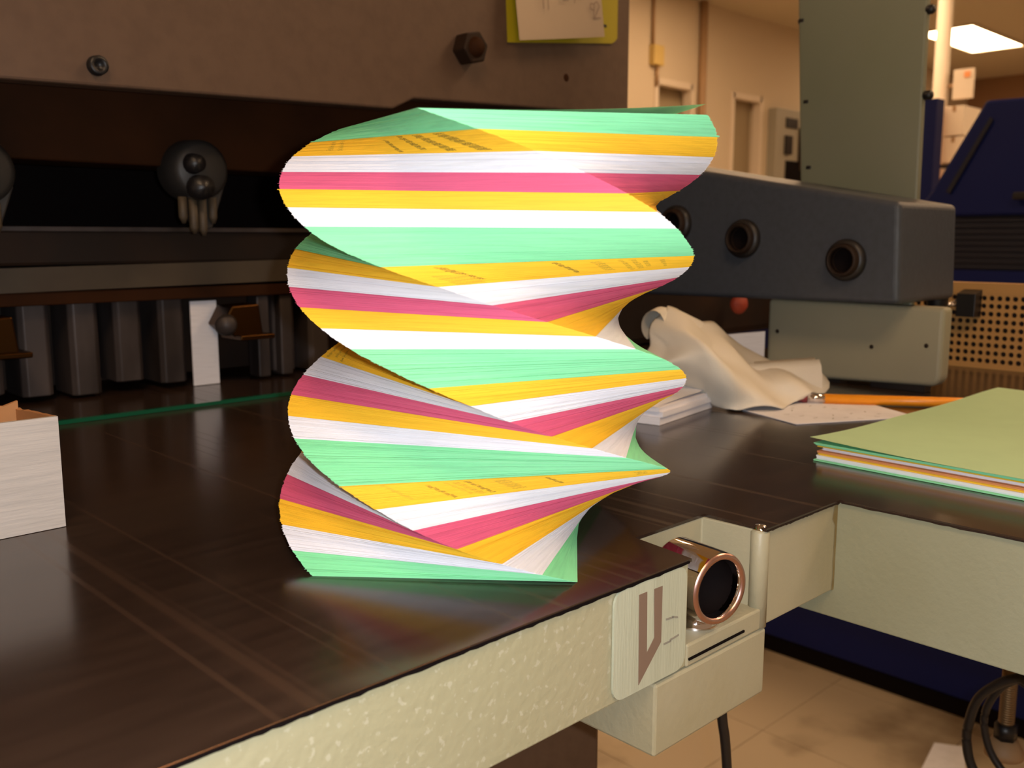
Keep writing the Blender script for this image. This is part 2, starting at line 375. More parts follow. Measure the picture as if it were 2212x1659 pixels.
# comb of vertical clamp fingers
for i in range(13):
    x0 = .10+i*.078
    if .76 < x0 < .9: continue
    fg = MB(); zb = (.005,.020,.010)[i % 3]; yy = 1.672+.006*(i % 2)
    a_, b_ = x0, x0+.050; c_ = .008
    fg.prism([(a_,yy+.09),(a_,yy+c_),(a_+c_,yy),(b_-c_,yy),(b_,yy+c_),(b_,yy+.09)], 'z', zb, .165)
    obj('clamp_finger', fg, 'steel', pc, .002)
obj('comb_back', B(-1.2,1.69,1.78,1.82,.012,.165), 'iron', pc)
for x in (.913,.963): obj('guide_bar', B(x,x+.026,1.66,1.70,.004,.163), 'steel', pc, .003)
# brass stop clamp, twice
for x in (.83, .405):
    cb = MB().prism([(x-.02,.116),(x+.0,.150),(x+.055,.152),(x+.062,.092),(x+.01,.088)], 'y', 1.60, 1.66)
    c_ = obj('brass_clamp', cb, 'brass', pc, .003)
    obj('jaw', B(x+.005,x+.075,1.58,1.66,.088,.097), 'brass', c_, .002)
    obj('knob', MB().lathe((x-.012,1.60,.118), (-.5,-.85,0), [(0,.034),(.014,.033),(.019,.026),(.019,.0),(.01,-.01)], 20), 'steel', c_)
# round cams with prongs
for x, z in ((.738,.385), (.405,.368)):
    cm = MB().lathe((x,1.545,z), 'y', [(0,-.045),(.038,-.045),(.048,-.036),(.050,-.0),(.050,.02)], 36)
    c_ = obj('round_cam', cm, 'campaint', pc, label='dark grey round cam with two bolts and pale prongs')
    obj('tail', MB().prism([(x-.028,z-.03),(x+.047,z-.02),(x+.020,z-.095),(x+.004,z-.10)], 'y', 1.515, 1.56), 'campaint', c_, .003)
    obj('bolt', MB().lathe((x-.018,1.50,z+.008), 'y', [(0,-.022),(.014,-.02),(.017,0)], 16), 'black', c_)
    obj('bolt', MB().lathe((x-.010,1.50,z-.03), 'y', [(0,-.026),(.019,-.022),(.021,0)], 16), 'black', c_)
    for dx, zl in ((-.034,-.088),(-.016,-.105),(.000,-.108),(.018,-.088)):
        obj('prong', MB().tube([(x+dx,1.51,z-.045),(x+dx,1.51,z+zl+.01),(x+dx+.001,1.51,z+zl)], [.0075,.0075,.003], 8), 'tanp', c_)
# bolts on the front panel
hx = MB(); n = 6
pts = [(1.222+.031*math.cos(math.radians(60*i+12)), .624+.031*math.sin(math.radians(60*i+12))) for i in range(6)]
hx.prism(pts, 'y', 1.365, 1.4); nut = obj('hex_nut', hx, 'iron', pc, .003)
obj('stud', MB().lathe((1.222,1.365,.624), 'y', [(0,-.012),(.011,-.012),(.017,-.004),(.019,0)], 20), 'rust', nut)
sw = obj('cap_screw', MB().lathe((.537,1.4,.512), 'y', [(0,-.006),(.006,-.006),(.007,-.012),(.013,-.012),(.014,0)], 20), 'black', pc)
obj('screw_hole', MB().lathe((1.5044,1.3995,.6045), 'y', [(0,-.0005),(.007,-.0006),(.008,0)], 16), 'rust', pc)
obj('release_knob', MB().lathe((2.29,1.475,.092), (-.4,-.9,0), [(0,.03),(.02,.028),(.028,.015),(.02,0)], 16), 'red', pc)

# white strip of paper standing behind the clamp
tag(obj('paper_strip', B(.781,.832,1.665,1.669,.001,.158), 'white', loc=(.8,1.66,0)), 'white card strip standing upright behind the brass clamp', 'card strip')
# green-edged glass lying on the table
tag(obj('glass_sheet', B(.1,.99,1.45,1.459,.0005,.0065), 'greenglass', loc=(.5,1.48,0)), 'long green-edged glass strip lying across the dark table', 'glass strip')

# ------------------------------------------------------------------ light-guard arm, post and housing
ga = thing('sensor_beam', 'dark grey tapering sensor arm with round black sockets, right of stack', 'machine beam', (1.7, .9, .1565))
am = MB(); am.prism([(.7096,.1605),(1.5,.153),(1.5,.474),(.7165,.3335)], 'x', 1.6, 1.842)
obj('arm_body', am, 'grey', ga, .010, 4)
for y, z in ((1.019,.272),(.8075,.2345),(1.178,.302)):
    sk_ = obj('socket', MB().lathe((1.6,y,z), 'x', [(.0375,.002),(.0375,-.004),(.035,-.010),(.030,-.012)], 32), 'rubber', ga)
    obj('collar', MB().lathe((1.6,y,z), 'x', [(.030,-.012),(.0275,-.022),(.0245,-.024),(.0225,-.022),(.022,.0)], 32), 'iron', sk_)
    obj('bore', MB().lathe((1.6,y,z), 'x', [(.0222,-.016),(.0222,-.003),(0,-.003)], 32), 'void', sk_)
obj('side_button', B(1.842,1.862,.745,.80,.235,.285), 'conduit', ga, .006)
ps = thing('guard_post', 'tall grey-green metal column rising behind the grey arm', 'post', (1.9, .93, .0))
pm = MB(); pm.hexa([(1.86,.797,.0),(1.878,.797,.0),(1.878,1.027,.0),(1.86,1.027,.0)], [(1.86,.81,1.15),(1.878,.81,1.15),(1.878,1.10,1.15),(1.86,1.10,1.15)])
obj('column', pm, 'sage', ps, .004)
for y, z in ((1.066,.72),(1.047,.555),(.802,.70),(.796,.543),(1.034,.42)):
    obj('bolt', MB().lathe((1.868,y,z), 'y', [(0,-.009),(.006,-.009),(.009,-.005),(.009,.005),(.006,.009),(0,.009)], 12), 'black', ps)
hb = thing('arm_housing', 'putty grey rounded steel housing below the grey arm', 'machine housing', (1.75, .8, 0))
def rr(y0,y1,z0,z1,r):
    p=[]
    for i in range(7):
        a=math.radians(180+90*i/6); p.append((y0+r+r*math.cos(a), z0+r+r*math.sin(a)))
    return p+[(y1,z0-.012),(y1,z1),(y0,z1)]
hm = MB(); hm.prism(rr(.662,1.008,.013,.1535,.02), 'x', 1.68, 1.718)
obj('housing', hm, 'putty', hb, .008, 3)
for y, z in ((.985,.09),(.79,.075),(.69,.085)):
    obj('scuff', MB().lathe((1.68,y,z), 'x', [(0,-.001),(.0035,-.001),(.005,.001)], 10), 'iron', hb)
for y in (.90,.74): obj('foot', B(1.685,1.712,y-.05,y+.05,.0005,.02), 'black', hb)
kn = thing('adjusting_knob', 'black knob with bright cap on the right of the grey arm end', 'knob', (1.9,.78,.14))
obj('stem', MB().lathe((1.90,.765,.15), 'z', [(.0,-.10),(.006,-.10),(.020,.0),(.022,.012)], 20), 'black', kn)
obj('cap', MB().lathe((1.90,.765,.162), 'z', [(.022,0),(.020,.012),(0,.016)], 20), 'chrome', kn)

# ------------------------------------------------------------------ tan perforated tray side, binder clip
tp = thing('perforated_panel', 'tan metal panel with rows of round holes, below blue machine', 'perforated panel', (2.1, .8, 0))
pm = MB(); X = 2.1; cw, ch = .0153, .0165
r0, n = .0056, 8
y0, z0 = .45, .008
ncol, nrow = 34, 9
def cell(mb, y, z):
    o = [(y-cw/2,z-ch/2),(y,z-ch/2),(y+cw/2,z-ch/2),(y+cw/2,z),(y+cw/2,z+ch/2),(y,z+ch/2),(y-cw/2,z+ch/2),(y-cw/2,z)]
    vs = [(X,a,b) for a,b in o]
    for dx in (0,.004):
        vs += [(X+dx, y+r0*math.cos(math.radians(225+45*i)), z+r0*math.sin(math.radians(225+45*i))) for i in range(8)]
    fs = [(i,(i+1)%8,8+(i+1)%8,8+i) for i in range(8)]+[(8+i,8+(i+1)%8,16+(i+1)%8,16+i) for i in range(8)]
    mb.add(vs, fs)
for c_ in range(ncol):
    for r_ in range(nrow):
        cell(pm, y0+c_*cw+cw/2, z0+r_*ch+ch/2)
obj('hole_field', pm, 'tan', tp, kind='stuff')
bd = MB().box(X-.001,X+.03,.45,.975,z0+nrow*ch,.180).box(X-.001,X+.01,.45,.975,0,.0085)
obj('rim', bd, 'tan', tp)
obj('backing', B(X+.012,X+.02,.45,.97,.0,.17), 'iron', tp)
bc = thing('binder_clip', 'black binder clip on the rim of the tan perforated panel', 'binder clip', (2.08,.77,.15))
obj('clip_body', MB().prism([(X-.04,.110),(X-.002,.108),(X-.002,.166),(X-.04,.158)], 'y', .752, .79), 'black', bc, .001)
obj('handle', MB().tube([(X-.03,.785,.15),(X-.05,.80,.135),(X-.052,.80,.13),(X-.03,.785,.14)], .0025, 6), 'chrome', bc)

# ------------------------------------------------------------------ blue machine behind
bl = thing('blue_machine', 'navy blue floor-standing machine with sloping hood behind the table', 'machine', (4.5, .8, ZF))
obj('cabinet', B(4.0,5.2,-1.2,3.3,ZF+.09,.05), 'blue', bl, .006)
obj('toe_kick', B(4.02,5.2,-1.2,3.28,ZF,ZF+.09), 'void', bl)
obj('lower_panel', B(4.01,5.2,-1.2,1.62,.05,.145), 'blue', bl)
obj('grille', B(4.03,5.15,-1.2,1.62,.145,.362), 'blued', bl)
gs = MB()
for i in range(9): gs.box(4.02,4.04,-1.2,1.62,.152+i*.0235,.160+i*.0235)
obj('grille_slats', gs, 'blued', bl, kind='stuff')
hd = MB().prism([(-1.2,.362),(1.74,.362),(1.668,.46),(1.475,.808),(-1.2,.76)], 'x', 4.0, 5.2)
obj('hood', hd, 'blue', bl, .012)
hd = MB().prism([(1.60,.46),(1.45,.74),(1.44,.728),(1.585,.452)], 'x', 3.985, 4.0)
obj('hood_seam', hd, 'blued', bl)
obj('handle', B(3.95,4.0,1.15,1.335,.42,.448), 'black', bl, .006)
tag(obj('blue_partition', B(5.6,5.7,2.33,2.47,ZF,1.06), 'blue', loc=(5.6,2.35,0)), 'narrow upright blue partition between grey-green column and orange rack', 'partition')
# clutter by the far wall
tag(obj('floor_to_ceiling_pipe', MB().tube([(11.75,4.862,ZF),(11.75,4.862,ZC)], .086, 16), 'boxw', loc=(11.75,4.862,ZF)), 'pale vertical pipe rising to the ceiling beside the ceiling light', 'pipe')
t = thing('sign_board', 'white sign board with faint red print, right of the pale pipe', 'sign', (11.72, 4.6, 1.88))
obj('bracket', B(11.74,11.76,4.66,4.79,2.03,2.07), 'conduit', t)
obj('board', B(11.70,11.74,4.469,4.70,1.881,2.217), 'boxw', t, .005)
obj('red_print', B(11.692,11.70,4.51,4.575,2.12,2.185), 'orange', t)
rk = thing('orange_rack', 'tall narrow orange upright rack behind the grey-green column', 'rack', (11.8, 4.9, ZF))
obj('upright', B(11.4,11.5,4.72,4.80,ZF,1.83), 'orangep', rk, .004)
obj('shelf', B(11.4,12.3,4.2,4.71,.87,.915), 'orangep', rk)
obj('shelf', B(11.4,12.3,4.2,4.71,ZF+.3,ZF+.36), 'orangep', rk)
bx = [(4.47,4.70,1.45,1.78,'pale carton topmost of the stack beside the orange rack'),(4.44,4.71,1.14,1.43,'pale carton second from top beside the orange rack'),
      (4.50,4.70,.92,1.07,'flat pale carton low in the stack beside the orange rack')]
for i,(a,b,c_,d,l) in enumerate(bx):
    t = thing('carton', l, 'carton', (11.7,(a+b)/2,c_), 'pale cartons stacked by the orange rack')
    obj('box', B(11.5,12.0,a,b,c_,d), 'boxw', t, .006)
    obj('tape', B(11.495,12.0,(a+b)/2-.02,(a+b)/2+.02,d-.06,d+.002), 'conduit', t)
tag(obj('dark_tray', B(11.51,12.0,4.44,4.71,1.085,1.125), 'black', loc=(11.7,4.6,1.08)), 'black tray between the pale cartons on the rack', 'tray')

# ------------------------------------------------------------------ cables and bits under the table
def spline(pts, n=8):
    P = [Vector(p) for p in pts]; out = []
    for i in range(len(P)-1):
        a,b,c_,d = P[max(i-1,0)],P[i],P[i+1],P[min(i+2,len(P)-1)]
        for k in range(n):
            t = k/n; out.append(.5*((2*b)+(-a+c_)*t+(2*a-5*b+4*c_-d)*t*t+(-a+3*b-3*c_+d)*t**3))
    return out+[P[-1]]
tag(obj('power_cable', MB().tube(spline([(.90,.6,-.101),(.918,.6,-.22),(.9337,.6,-.306),(.952,.602,-.382),(1.02,.62,-.7),(1.2,.7,-1.6),(1.3,.8,ZF+.02),(1.6,1.2,ZF+.01)]), .0062, 10), 'rubber', loc=(.9,.6,-.3)), 'black cable hanging down below the cream lower box', 'cable')
def px(x, y, X):  # points worked out once on the plane X = const
    return (X, y, x)
tag(obj('coiled_cable', MB().tube(spline([(1.5,.37,-.134),(1.5,.40,-.375),(1.5,.443,-.391),(1.5,.472,-.412),(1.5,.498,-.445),(1.5,.509,-.49),(1.5,.510,-.525),(1.5,.497,-.565),(1.5,.46,-.60),(1.5,.40,-.62)]), .0075, 10), 'rubber', loc=(1.5,.45,-.4)), 'outer loop of thick black cable under the right of the table', 'cable')
tag(obj('coiled_cable', MB().tube(spline([(1.52,.37,-.134),(1.52,.41,-.385),(1.52,.452,-.405),(1.52,.476,-.43),(1.52,.492,-.47),(1.52,.490,-.51),(1.52,.470,-.55),(1.52,.42,-.59),(1.52,.38,-.60)]), .006, 10), 'rubber', loc=(1.52,.45,-.4)), 'inner loop of black cable under the right of the table', 'cable')
rd = MB(); 
rd.tube([(1.6,.485,-.133),(1.6,.485,-.52)], .0105, 14)
for i in range(40): 
    z = -.36-.004*i; rd.lathe((1.6,.485,z), 'z', [(.0105,.0012),(.0128,0),(.0105,-.0012)], 14)
t = thing('threaded_foot', 'threaded levelling rod with round foot beside the black cable loops', 'levelling foot', (1.6,.485,-.55))
obj('rod', rd, 'rod', t)
obj('nut', MB().lathe((1.6,.485,-.525), 'z', [(0,-.02),(.018,-.02),(.018,.005),(0,.005)], 6), 'black', t)
obj('foot_disc', MB().lathe((1.6,.485,-.565), 'z', [(0,.02),(.02,.018),(.03,0),(.03,-.01),(0,-.01)], 24), 'conduit', t)
sp = MB().prism([(3.7224,1.3894),(3.42,1.33),(3.49,1.17),(3.7773,1.2972)], 'z', ZF, ZF+.004)
tag(obj('scrap_paper', sp, 'white', loc=(3.6,1.3,ZF)), 'white scrap of paper lying on the tan floor', 'paper')

# ------------------------------------------------------------------ notes on the cutter panel
t = thing('memo_note', 'cream note with faint handwriting, overlapping the yellow tag', 'note', (1.45,1.36,.65))
nv = []; nf = []
for j in range(6):
    f = j/5
    for i in range(7):
        g = i/6
        x = (1.331+(1.582-1.331)*g)-(.012*f*(1-g)+.013*f*g); z = (.6505+.0415*g)*(1-f)+(.95+.04*g)*f
        nv.append((x, 1.362+.030*f+.004*math.sin(g*3), z))
for j in range(5):
    for i in range(6): nf.append((j*7+i,j*7+i+1,j*7+i+8,j*7+i+7))
obj('sheet', MB().add(nv,nf,0,True), 'note', t)
wr = MB()
def stroke(pts, y=1.3595, w_=.0022):
    for (x0,z0),(x1,z1) in zip(pts,pts[1:]):
        d = Vector((x1-x0,z1-z0)); n_ = Vector((-d.y,d.x)).normalized()*w_/2
        wr.add([(x0+n_.x,y,z0+n_.y),(x1+n_.x,y,z1+n_.y),(x1-n_.x,y,z1-n_.y),(x0-n_.x,y,z0-n_.y)],[(0,1,2,3)])
def zig(x, z, s, glyph):
    stroke([(x+a*s, z+b*s) for a,b in glyph], y=1.362+.030*(z-.67)/.28-.0028)
Two = [(0,.8),(.3,1),(.55,.75),(.1,0),(.7,.1)]; Nine = [(.5,.6),(.1,.65),(.1,1),(.5,1),(.45,0)]; One = [(.2,1),(.3,0)]; Dz = [(.1,0),(.1,1),(.6,.6),(.5,.1),(.1,0)]
for args in ((1.39,.72,.035,One),(1.405,.72,.03,One),(1.455,.745,.028,Two),(1.48,.745,.028,Nine),(1.505,.755,.022,One),(1.535,.722,.03,Nine),(1.548,.725,.034,Two)):
    wr = MB(); zig(*args); obj('handwritten_stroke', wr, 'noteink', t)
yt = thing('yellow_tag', 'yellow plastic tag with small black print, behind the cream note', 'tag', (1.62,1.38,.7))
obj('tag_card', MB().prism([(1.333,.6515),(1.585,.684),(1.645,.6915),(1.655,.697),(1.663,.705),(1.6633,1.0),(1.318,.97)], 'y', 1.396, 1.3985), 'yellow', yt)
tx = MB()
for (x0,x1,z) in ((1.595,1.612,.745),(1.598,1.606,.738),(1.600,1.612,.728),(1.608,1.625,.722)): tx.box(x0,x1,1.3945,1.396,z,z+.005)
obj('print', tx, 'black', yt)

# ------------------------------------------------------------------ white-faced box at left
bx = thing('white_box', 'white cardboard tray with torn brown inside, at the left edge', 'box', (.2,1.0,0))
obj('front_wall', B(-.05,.2985,.926,.931,.0005,.1075), 'cardw', bx)
tm_ = MB(); n = 26
vs=[];fs=[]
for i in range(n+1):
    f=i/n; x=.296-(.346)*f
    z=.106+.012*math.sin(f*2.2)-.004*abs(noise.noise((f*14,1,0)))+(.003 if i%3==0 else 0)
    for y in (1.035,1.040): vs += [(x,y,.0005),(x,y,z)]
    if i: a=4*(i-1); b=4*i; fs += [(a,b,b+1,a+1),(a+2,a+3,b+3,b+2),(a+1,b+1,b+3,a+3)]
obj('back_wall', tm_.add(vs,fs), 'card', bx)
rw = MB(); vs=[];fs=[]; n=12
for i in range(n+1):
    f=i/n; y=.931+.107*f; z=.1075-.006*f-.003*abs(noise.noise((f*20,5,0)))
    for x in (.2935,.2985): vs += [(x,y,.0005),(x,y,z)]
    if i: a=4*(i-1); b=4*i; fs += [(a,b,b+1,a+1),(a+2,a+3,b+3,b+2),(a+1,b+1,b+3,a+3)]
obj('side_wall', rw.add(vs,fs), 'card', bx)
obj('bottom', B(-.05,.294,.931,1.036,.0005,.003), 'card', bx)

# ------------------------------------------------------------------ the twisted stack
WW, HH = .21606, .27958
LV = [(0.5717, 0.6611, 0.0, -0.8276, -0.0002, -0.0001), (0.5725, 0.658, 0.013, -1.0305, -0.0018, 0.002), (0.5737, 0.655, 0.0261, -1.2356, -0.0035, 0.0041), (0.5753, 0.6522, 0.0391, -1.4454, -0.0052, 0.0064), (0.5772, 0.6495, 0.0522, -1.6552, -0.0065, 0.009), (0.5793, 0.6466, 0.0653, -1.8588, -0.0069, 0.0119), (0.5803, 0.6443, 0.0783, -2.077, -0.0061, 0.0148), (0.5802, 0.6427, 0.0914, -2.3012, -0.004, 0.0174), (0.5797, 0.6414, 0.1044, -2.5209, -0.0007, 0.0197), (0.5792, 0.6398, 0.1175, -2.7284, 0.0035, 0.0215), (0.5793, 0.6378, 0.1305, -2.9315, 0.0081, 0.0228), (0.5801, 0.6348, 0.1436, -3.1296, 0.0131, 0.0237), (0.5815, 0.6309, 0.1566, -3.3152, 0.018, 0.0243), (0.5821, 0.6271, 0.1696, -3.5088, 0.0226, 0.0249), (0.5817, 0.6241, 0.1825, -3.7061, 0.0262, 0.0259), (0.5802, 0.622, 0.1955, -3.9149, 0.0287, 0.0275), (0.5779, 0.6201, 0.2085, -4.1251, 0.03, 0.0296), (0.5749, 0.6186, 0.2215, -4.3379, 0.0306, 0.0322), (0.5714, 0.617, 0.2346, -4.5491, 0.031, 0.0352), (0.5674, 0.6158, 0.2477, -4.7562, 0.0316, 0.0384), (0.5629, 0.6153, 0.2608, -4.9805, 0.0323, 0.0417), (0.5594, 0.6139, 0.2739, -5.2069, 0.0332, 0.0448), (0.5577, 0.6104, 0.2871, -5.4113, 0.0342, 0.0472), (0.5567, 0.6058, 0.3003, -5.611, 0.0352, 0.0487), (0.5556, 0.6007, 0.3135, -5.816, 0.0362, 0.0491), (0.5544, 0.5954, 0.3268, -6.0269, 0.0376, 0.0484), (0.5526, 0.5906, 0.3401, -6.2395, 0.0393, 0.0467), (0.5506, 0.5861, 0.3533, -6.4619, 0.0414, 0.0443), (0.5483, 0.5821, 0.3665, -6.6947, 0.0437, 0.0415)]
def lev(t):
    i = min(int(t), 27); f = t-i; o = []
    for c_ in range(6):
        a,b,c2,d = (LV[max(i-1,0)][c_], LV[i][c_], LV[i+1][c_], LV[min(i+2,28)][c_])
        o.append(.5*(2*b+(c2-a)*f+(2*a-5*b+4*c2-d)*f*f+(-a+3*b-3*c2+d)*f**3))
    return o
def sheet_point(L, lx, ly, z=None):
    x,y,zz,th,gx,gy = L; c_,s_ = math.cos(th), math.sin(th)
    dx,dy = c_*lx-s_*ly, s_*lx+c_*ly
    return (x+dx, y+dy, (zz if z is None else z)+gx*dx+gy*dy)
NS = 84
COL = ['green','white','gold','pink','white','gold','green']
# printed marks on the sheet edges: band -> (side, start, end, bottom fraction, top fraction, slant, dark)
R_, L_ = 'right', 'left'
INK = {5: [(R_,.12,.135,.25,.95,.055,0),(R_,.235,.25,.1,.85,.065,1),(R_,.30,.312,.2,.9,.06,0),(R_,.322,.345,.15,.9,.055,0),(R_,.36,.375,.15,.92,.055,1),(R_,.44,.485,.2,.88,.05,0),(R_,.60,.615,.25,.88,.05,1),(R_,.88,.92,.35,.8,.02,0)],
       12: [(R_,.03,.05,.1,.9,.03,1),(R_,.09,.11,.2,.9,.03,1),(R_,.15,.165,.1,.8,.03,1)],
       19: [(L_,.06,.16,.02,.5,.03,0),(L_,.145,.175,.2,.9,.10,1),(L_,.50,.52,.2,.9,.06,1),(L_,.62,.66,.2,.85,.03,0),(L_,.72,.74,.15,.9,.025,0),(L_,.76,.785,.2,.9,.02,0),(L_,.80,.82,.3,.8,.01,0),(L_,.87,.885,.25,.8,.01,0)],
       26: [(L_,.17,.20,.3,.9,-.01,0),(L_,.23,.255,.3,.9,-.01,0),(L_,.50,.52,.1,.8,.06,1),(L_,.60,.63,.2,.95,.08,1),(L_,.69,.73,.1,.95,.10,1),(L_,.80,.85,.1,.95,.12,1)]}
def inked(k, side, f, v, i, j):
    for (sd,a,b,v0,v1,sl,dk) in INK.get(k, ()):
        if sd != side or not v0 < v < v1: continue
        g = f+(v-.5)*sl*.5
        if a < g < b:
            h = (i*7919+(j//1)*104729) % 97
            return (1 if dk else 2) if h < (56 if dk else 44) else 0
    return 0
ts = thing('twisted_paper_stack', 'tall spiral stack of green, white, gold and pink paper on the table', 'paper stack', (.5717,.6611,0))
rnd = random.Random(3)
jt = [0,0,0]
for k in range(28):
    mb = MB(); ink = k in INK; n = 150 if ink else 1; s_band = k//7
    for i in range(NS):
        t0 = k+i/NS; t1 = k+(i+1)/NS; L0 = lev(t0+.5/NS); za = lev(t0)[2]; zb = lev(t1)[2]
        jt = [.75*q+rnd.gauss(0,1) for q in jt]
        L0[0] += jt[0]*.00016; L0[1] += jt[1]*.00016; L0[3] += jt[2]*.0004
        big_ = rnd.random() < .03
        hw = WW/2+rnd.uniform(-.00018,.00018)+(.0008 if big_ else 0); hh = HH/2+rnd.uniform(-.00018,.00018)+(.0008 if big_ else 0)
        if i == 0 and k > 0: hw -= .0006; hh -= .0006
        if k == 23 and i > NS-5: hw += .0012; hh += .0012
        if k == 27 and i < 6: hw += .0014; hh += .0014
        cr = [(hw,-hh),(hw,hh),(-hw,hh),(-hw,-hh)]     # C1, C3, C4, C2
        if not ink:
            bot = [sheet_point(L0,a,b,za) for a,b in cr]; tp_ = [sheet_point(L0,a,b,zb) for a,b in cr]
            mb.hexa(bot, tp_)
        else:
            ring_b = []; 
            for q in range(4):
                a, b = cr[q], cr[(q+1)%4]; m_ = n if q in (0,2) else 1
                for j in range(m_): ring_b.append((a[0]+(b[0]-a[0])*j/m_, a[1]+(b[1]-a[1])*j/m_, q, (j+.5)/m_, j))
            N_ = len(ring_b); vs = [sheet_point(L0,a[0],a[1],za) for a in ring_b]+[sheet_point(L0,a[0],a[1],zb) for a in ring_b]
            o = len(mb.v); mb.v += vs
            for q in range(N_):
                a = ring_b[q]; side = R_ if a[2] == 0 else (L_ if a[2] == 2 else None)
                mb.f.append([o+q,o+(q+1)%N_,o+N_+(q+1)%N_,o+N_+q]); mb.sm.append(False)
                mb.m.append(inked(k, side, a[3], (i+.5)/NS, i, a[4]) if side else 0)
            mb.f.append([o+q for q in range(N_)][::-1]); mb.f.append([o+N_+q for q in range(N_)]); mb.m += [0,0]; mb.sm += [False,False]
    c_ = COL[k % 7]
    obj('paper_layer', mb, [c_,'ink','inkl'], ts, label={'green':'green','white':'white','gold':'golden yellow','pink':'pink'}[c_]+' sheets'+(' with dark print on the edges' if ink else ''))
# loose curling sheet on top
mb = MB(); n = 20; L1 = lev(28); vs=[]; fs=[]
for j in range(n+1):
    for i in range(n+1):
        lx = -WW/2+WW*i/n; ly = -HH/2+HH*j/n
        d = max(0, (lx/WW+.5)*.5+(.5-ly/HH)*.9-1.0)
        p = sheet_point(L1, lx*.995, ly*.995); vs.append((p[0],p[1],p[2]+.0004+.045*d*d))
for j in range(n):
    for i in range(n): a=j*(n+1)+i; fs.append((a,a+1,a+n+2,a+n+1))
obj('top_sheet', mb.add(vs,fs,0,True), paper('pale_green_sheet', (.60,.80,.50)), ts, label='pale green loose top sheet curling up')

# ------------------------------------------------------------------ green topped paper stack at right
gs_ = thing('coloured_paper_stack', 'low stack of coloured sheets topped with pale green, at the right edge', 'paper stack', (1.3,.4,0))
A0 = Vector((1.0645,.5655)); AX = Vector((1.0,-.015)).normalized(); AY = Vector((-.035,-1.0)).normalized()
lay = [('green',0,.0015,.0),('white',.0015,.0065,.004),('gold',.0065,.0095,.006),('orange',.0095,.0118,.004),('white',.0118,.0175,.012),('gold',.0172,.0194,.005),('green',.0194,.0235,.002)]
Lx, Ly = .605, .47
for n_,(c_,z0,z1,ins) in enumerate(lay):
    mb = MB(); rows = max(1,int((z1-z0)/.0009)); 
    for r_ in range(rows):
        o = Vector((ins+random.uniform(-.0012,.0012), random.uniform(-.0012,.0012)))
        if c_ == 'green' and n_ > 3: o.x -= .008*(r_/rows)
        a = A0+AX*o.x+AY*(o.y+ins*.4); q = [a+AY*Ly, a+AX*Lx+AY*Ly, a+AX*Lx, a]
        za, zb = z0+(z1-z0)*r_/rows, z0+(z1-z0)*(r_+1)/rows
        mb.hexa([(p.x,p.y,za+.0005) for p in q], [(p.x,p.y,zb+.0005) for p in q])
    obj('paper_layer', mb, c_, gs_, label={'orange':'salmon','gold':'golden yellow'}.get(c_,c_)+' sheets')
mb = MB(); n = 16; vs=[];fs=[]
pg_ = paper('pale_green_top_paper', (.44,.64,.38), .97)
for j in range(n+1):
    for i in range(n+1):
        f,g = i/n, j/n; p = A0+AX*(f*Lx-.006)+AY*(g*Ly-.004)
        z = .0245+.006*max(0,1-f*3.0)**2*max(0,1-g*2.2)**2+.003*math.sin(f*5+g*3)**2*f
        vs.append((p.x,p.y,z))
for j in range(n):
    for i in range(n): a=j*(n+1)+i; fs.append((a,a+1,a+n+2,a+n+1))
obj('top_sheet', mb.add(vs,fs,0,True), pg_, gs_, label='pale yellow-green top sheet')

# ------------------------------------------------------------------ pencil, sheet, pad, cloth
pn = thing('pencil', 'orange pencil with silver ferrule lying on the scribbled sheet', 'pencil', (1.5,.7,0))
a = Vector((1.430,.787,.0092)); b = Vector((1.66,.462,.0092)); d = (b-a).normalized()
obj('shaft', MB().tube([a+d*.034,b], .0088, 6), 'pencil', pn)
obj('ferrule', MB().tube([a+d*.008,a+d*.036], .0085, 16), 'chrome', pn)
obj('eraser', MB().tube([a-d*.008,a+d*.002,a+d*.010], [.0060,.0080,.0080], 12), 'eraser', pn)
sh = thing('scribbled_sheet', 'white sheet with faint pen scribbles under the pencil', 'sheet of paper', (1.4,.75,0))
obj('sheet', MB().prism([(1.2549,.6979),(1.4402,.5966),(1.506,.712),(1.432,.86),(1.33,.90)], 'z', .0006, .0016), 'white', sh)
wr = MB()
rn = random.Random(5)
for l in range(4):
    for q in range(7):
        x0 = 1.315+.028*l+.004*q+rn.uniform(0,.003); y0 = .745-.022*q+.012*l
        if rn.random() < .35: continue
        a_ = rn.uniform(0,3.1); dx, dy = .009*math.cos(a_), .009*math.sin(a_); nx, ny = -dy*.09, dx*.09
        wr.add([(x0+nx,y0+ny,.0018),(x0+dx+nx,y0+dy+ny,.0018),(x0+dx-nx,y0+dy-ny,.0018),(x0-nx,y0-ny,.0018)],[(0,1,2,3)])
obj('pen_scribble', wr, 'scrib', sh)
wp = thing('white_paper_pad', 'small block of white paper beside the twisted stack', 'paper pad', (1.2,.87,0))
def pad(p4, z0, z1):
    return MB().hexa([(x,y,z0) for x,y in p4], [(x,y,z1) for x,y in p4])
p4 = [(1.104,.834),(1.285,.866),(1.262,.99),(1.081,.955)]
for i,(za,zb,ox) in enumerate(((.0005,.012,0),(.0122,.02,.004),(.0202,.027,-.001))):
    obj('paper_block', pad([(x+ox,y-ox*.6) for x,y in p4], za, zb), 'white', wp)
mb = MB(); vs=[];fs=[]; n=10
for j in range(n+1):
    for i in range(n+1):
        f,g=i/n,j/n
        x=(1.1)*(1-f)*(1-g)+1.30*f*(1-g)+1.085*(1-f)*g+1.285*f*g; y=.84*(1-f)*(1-g)+.872*f*(1-g)+.95*(1-f)*g+.99*f*g
        vs.append((x,y,.0275+.012*f*f+.004*math.sin(6*f)*f))
for j in range(n):
    for i in range(n): q=j*(n+1)+i; fs.append((q,q+1,q+n+2,q+n+1))
obj('curled_sheet', mb.add(vs,fs,0,True), 'white', wp)
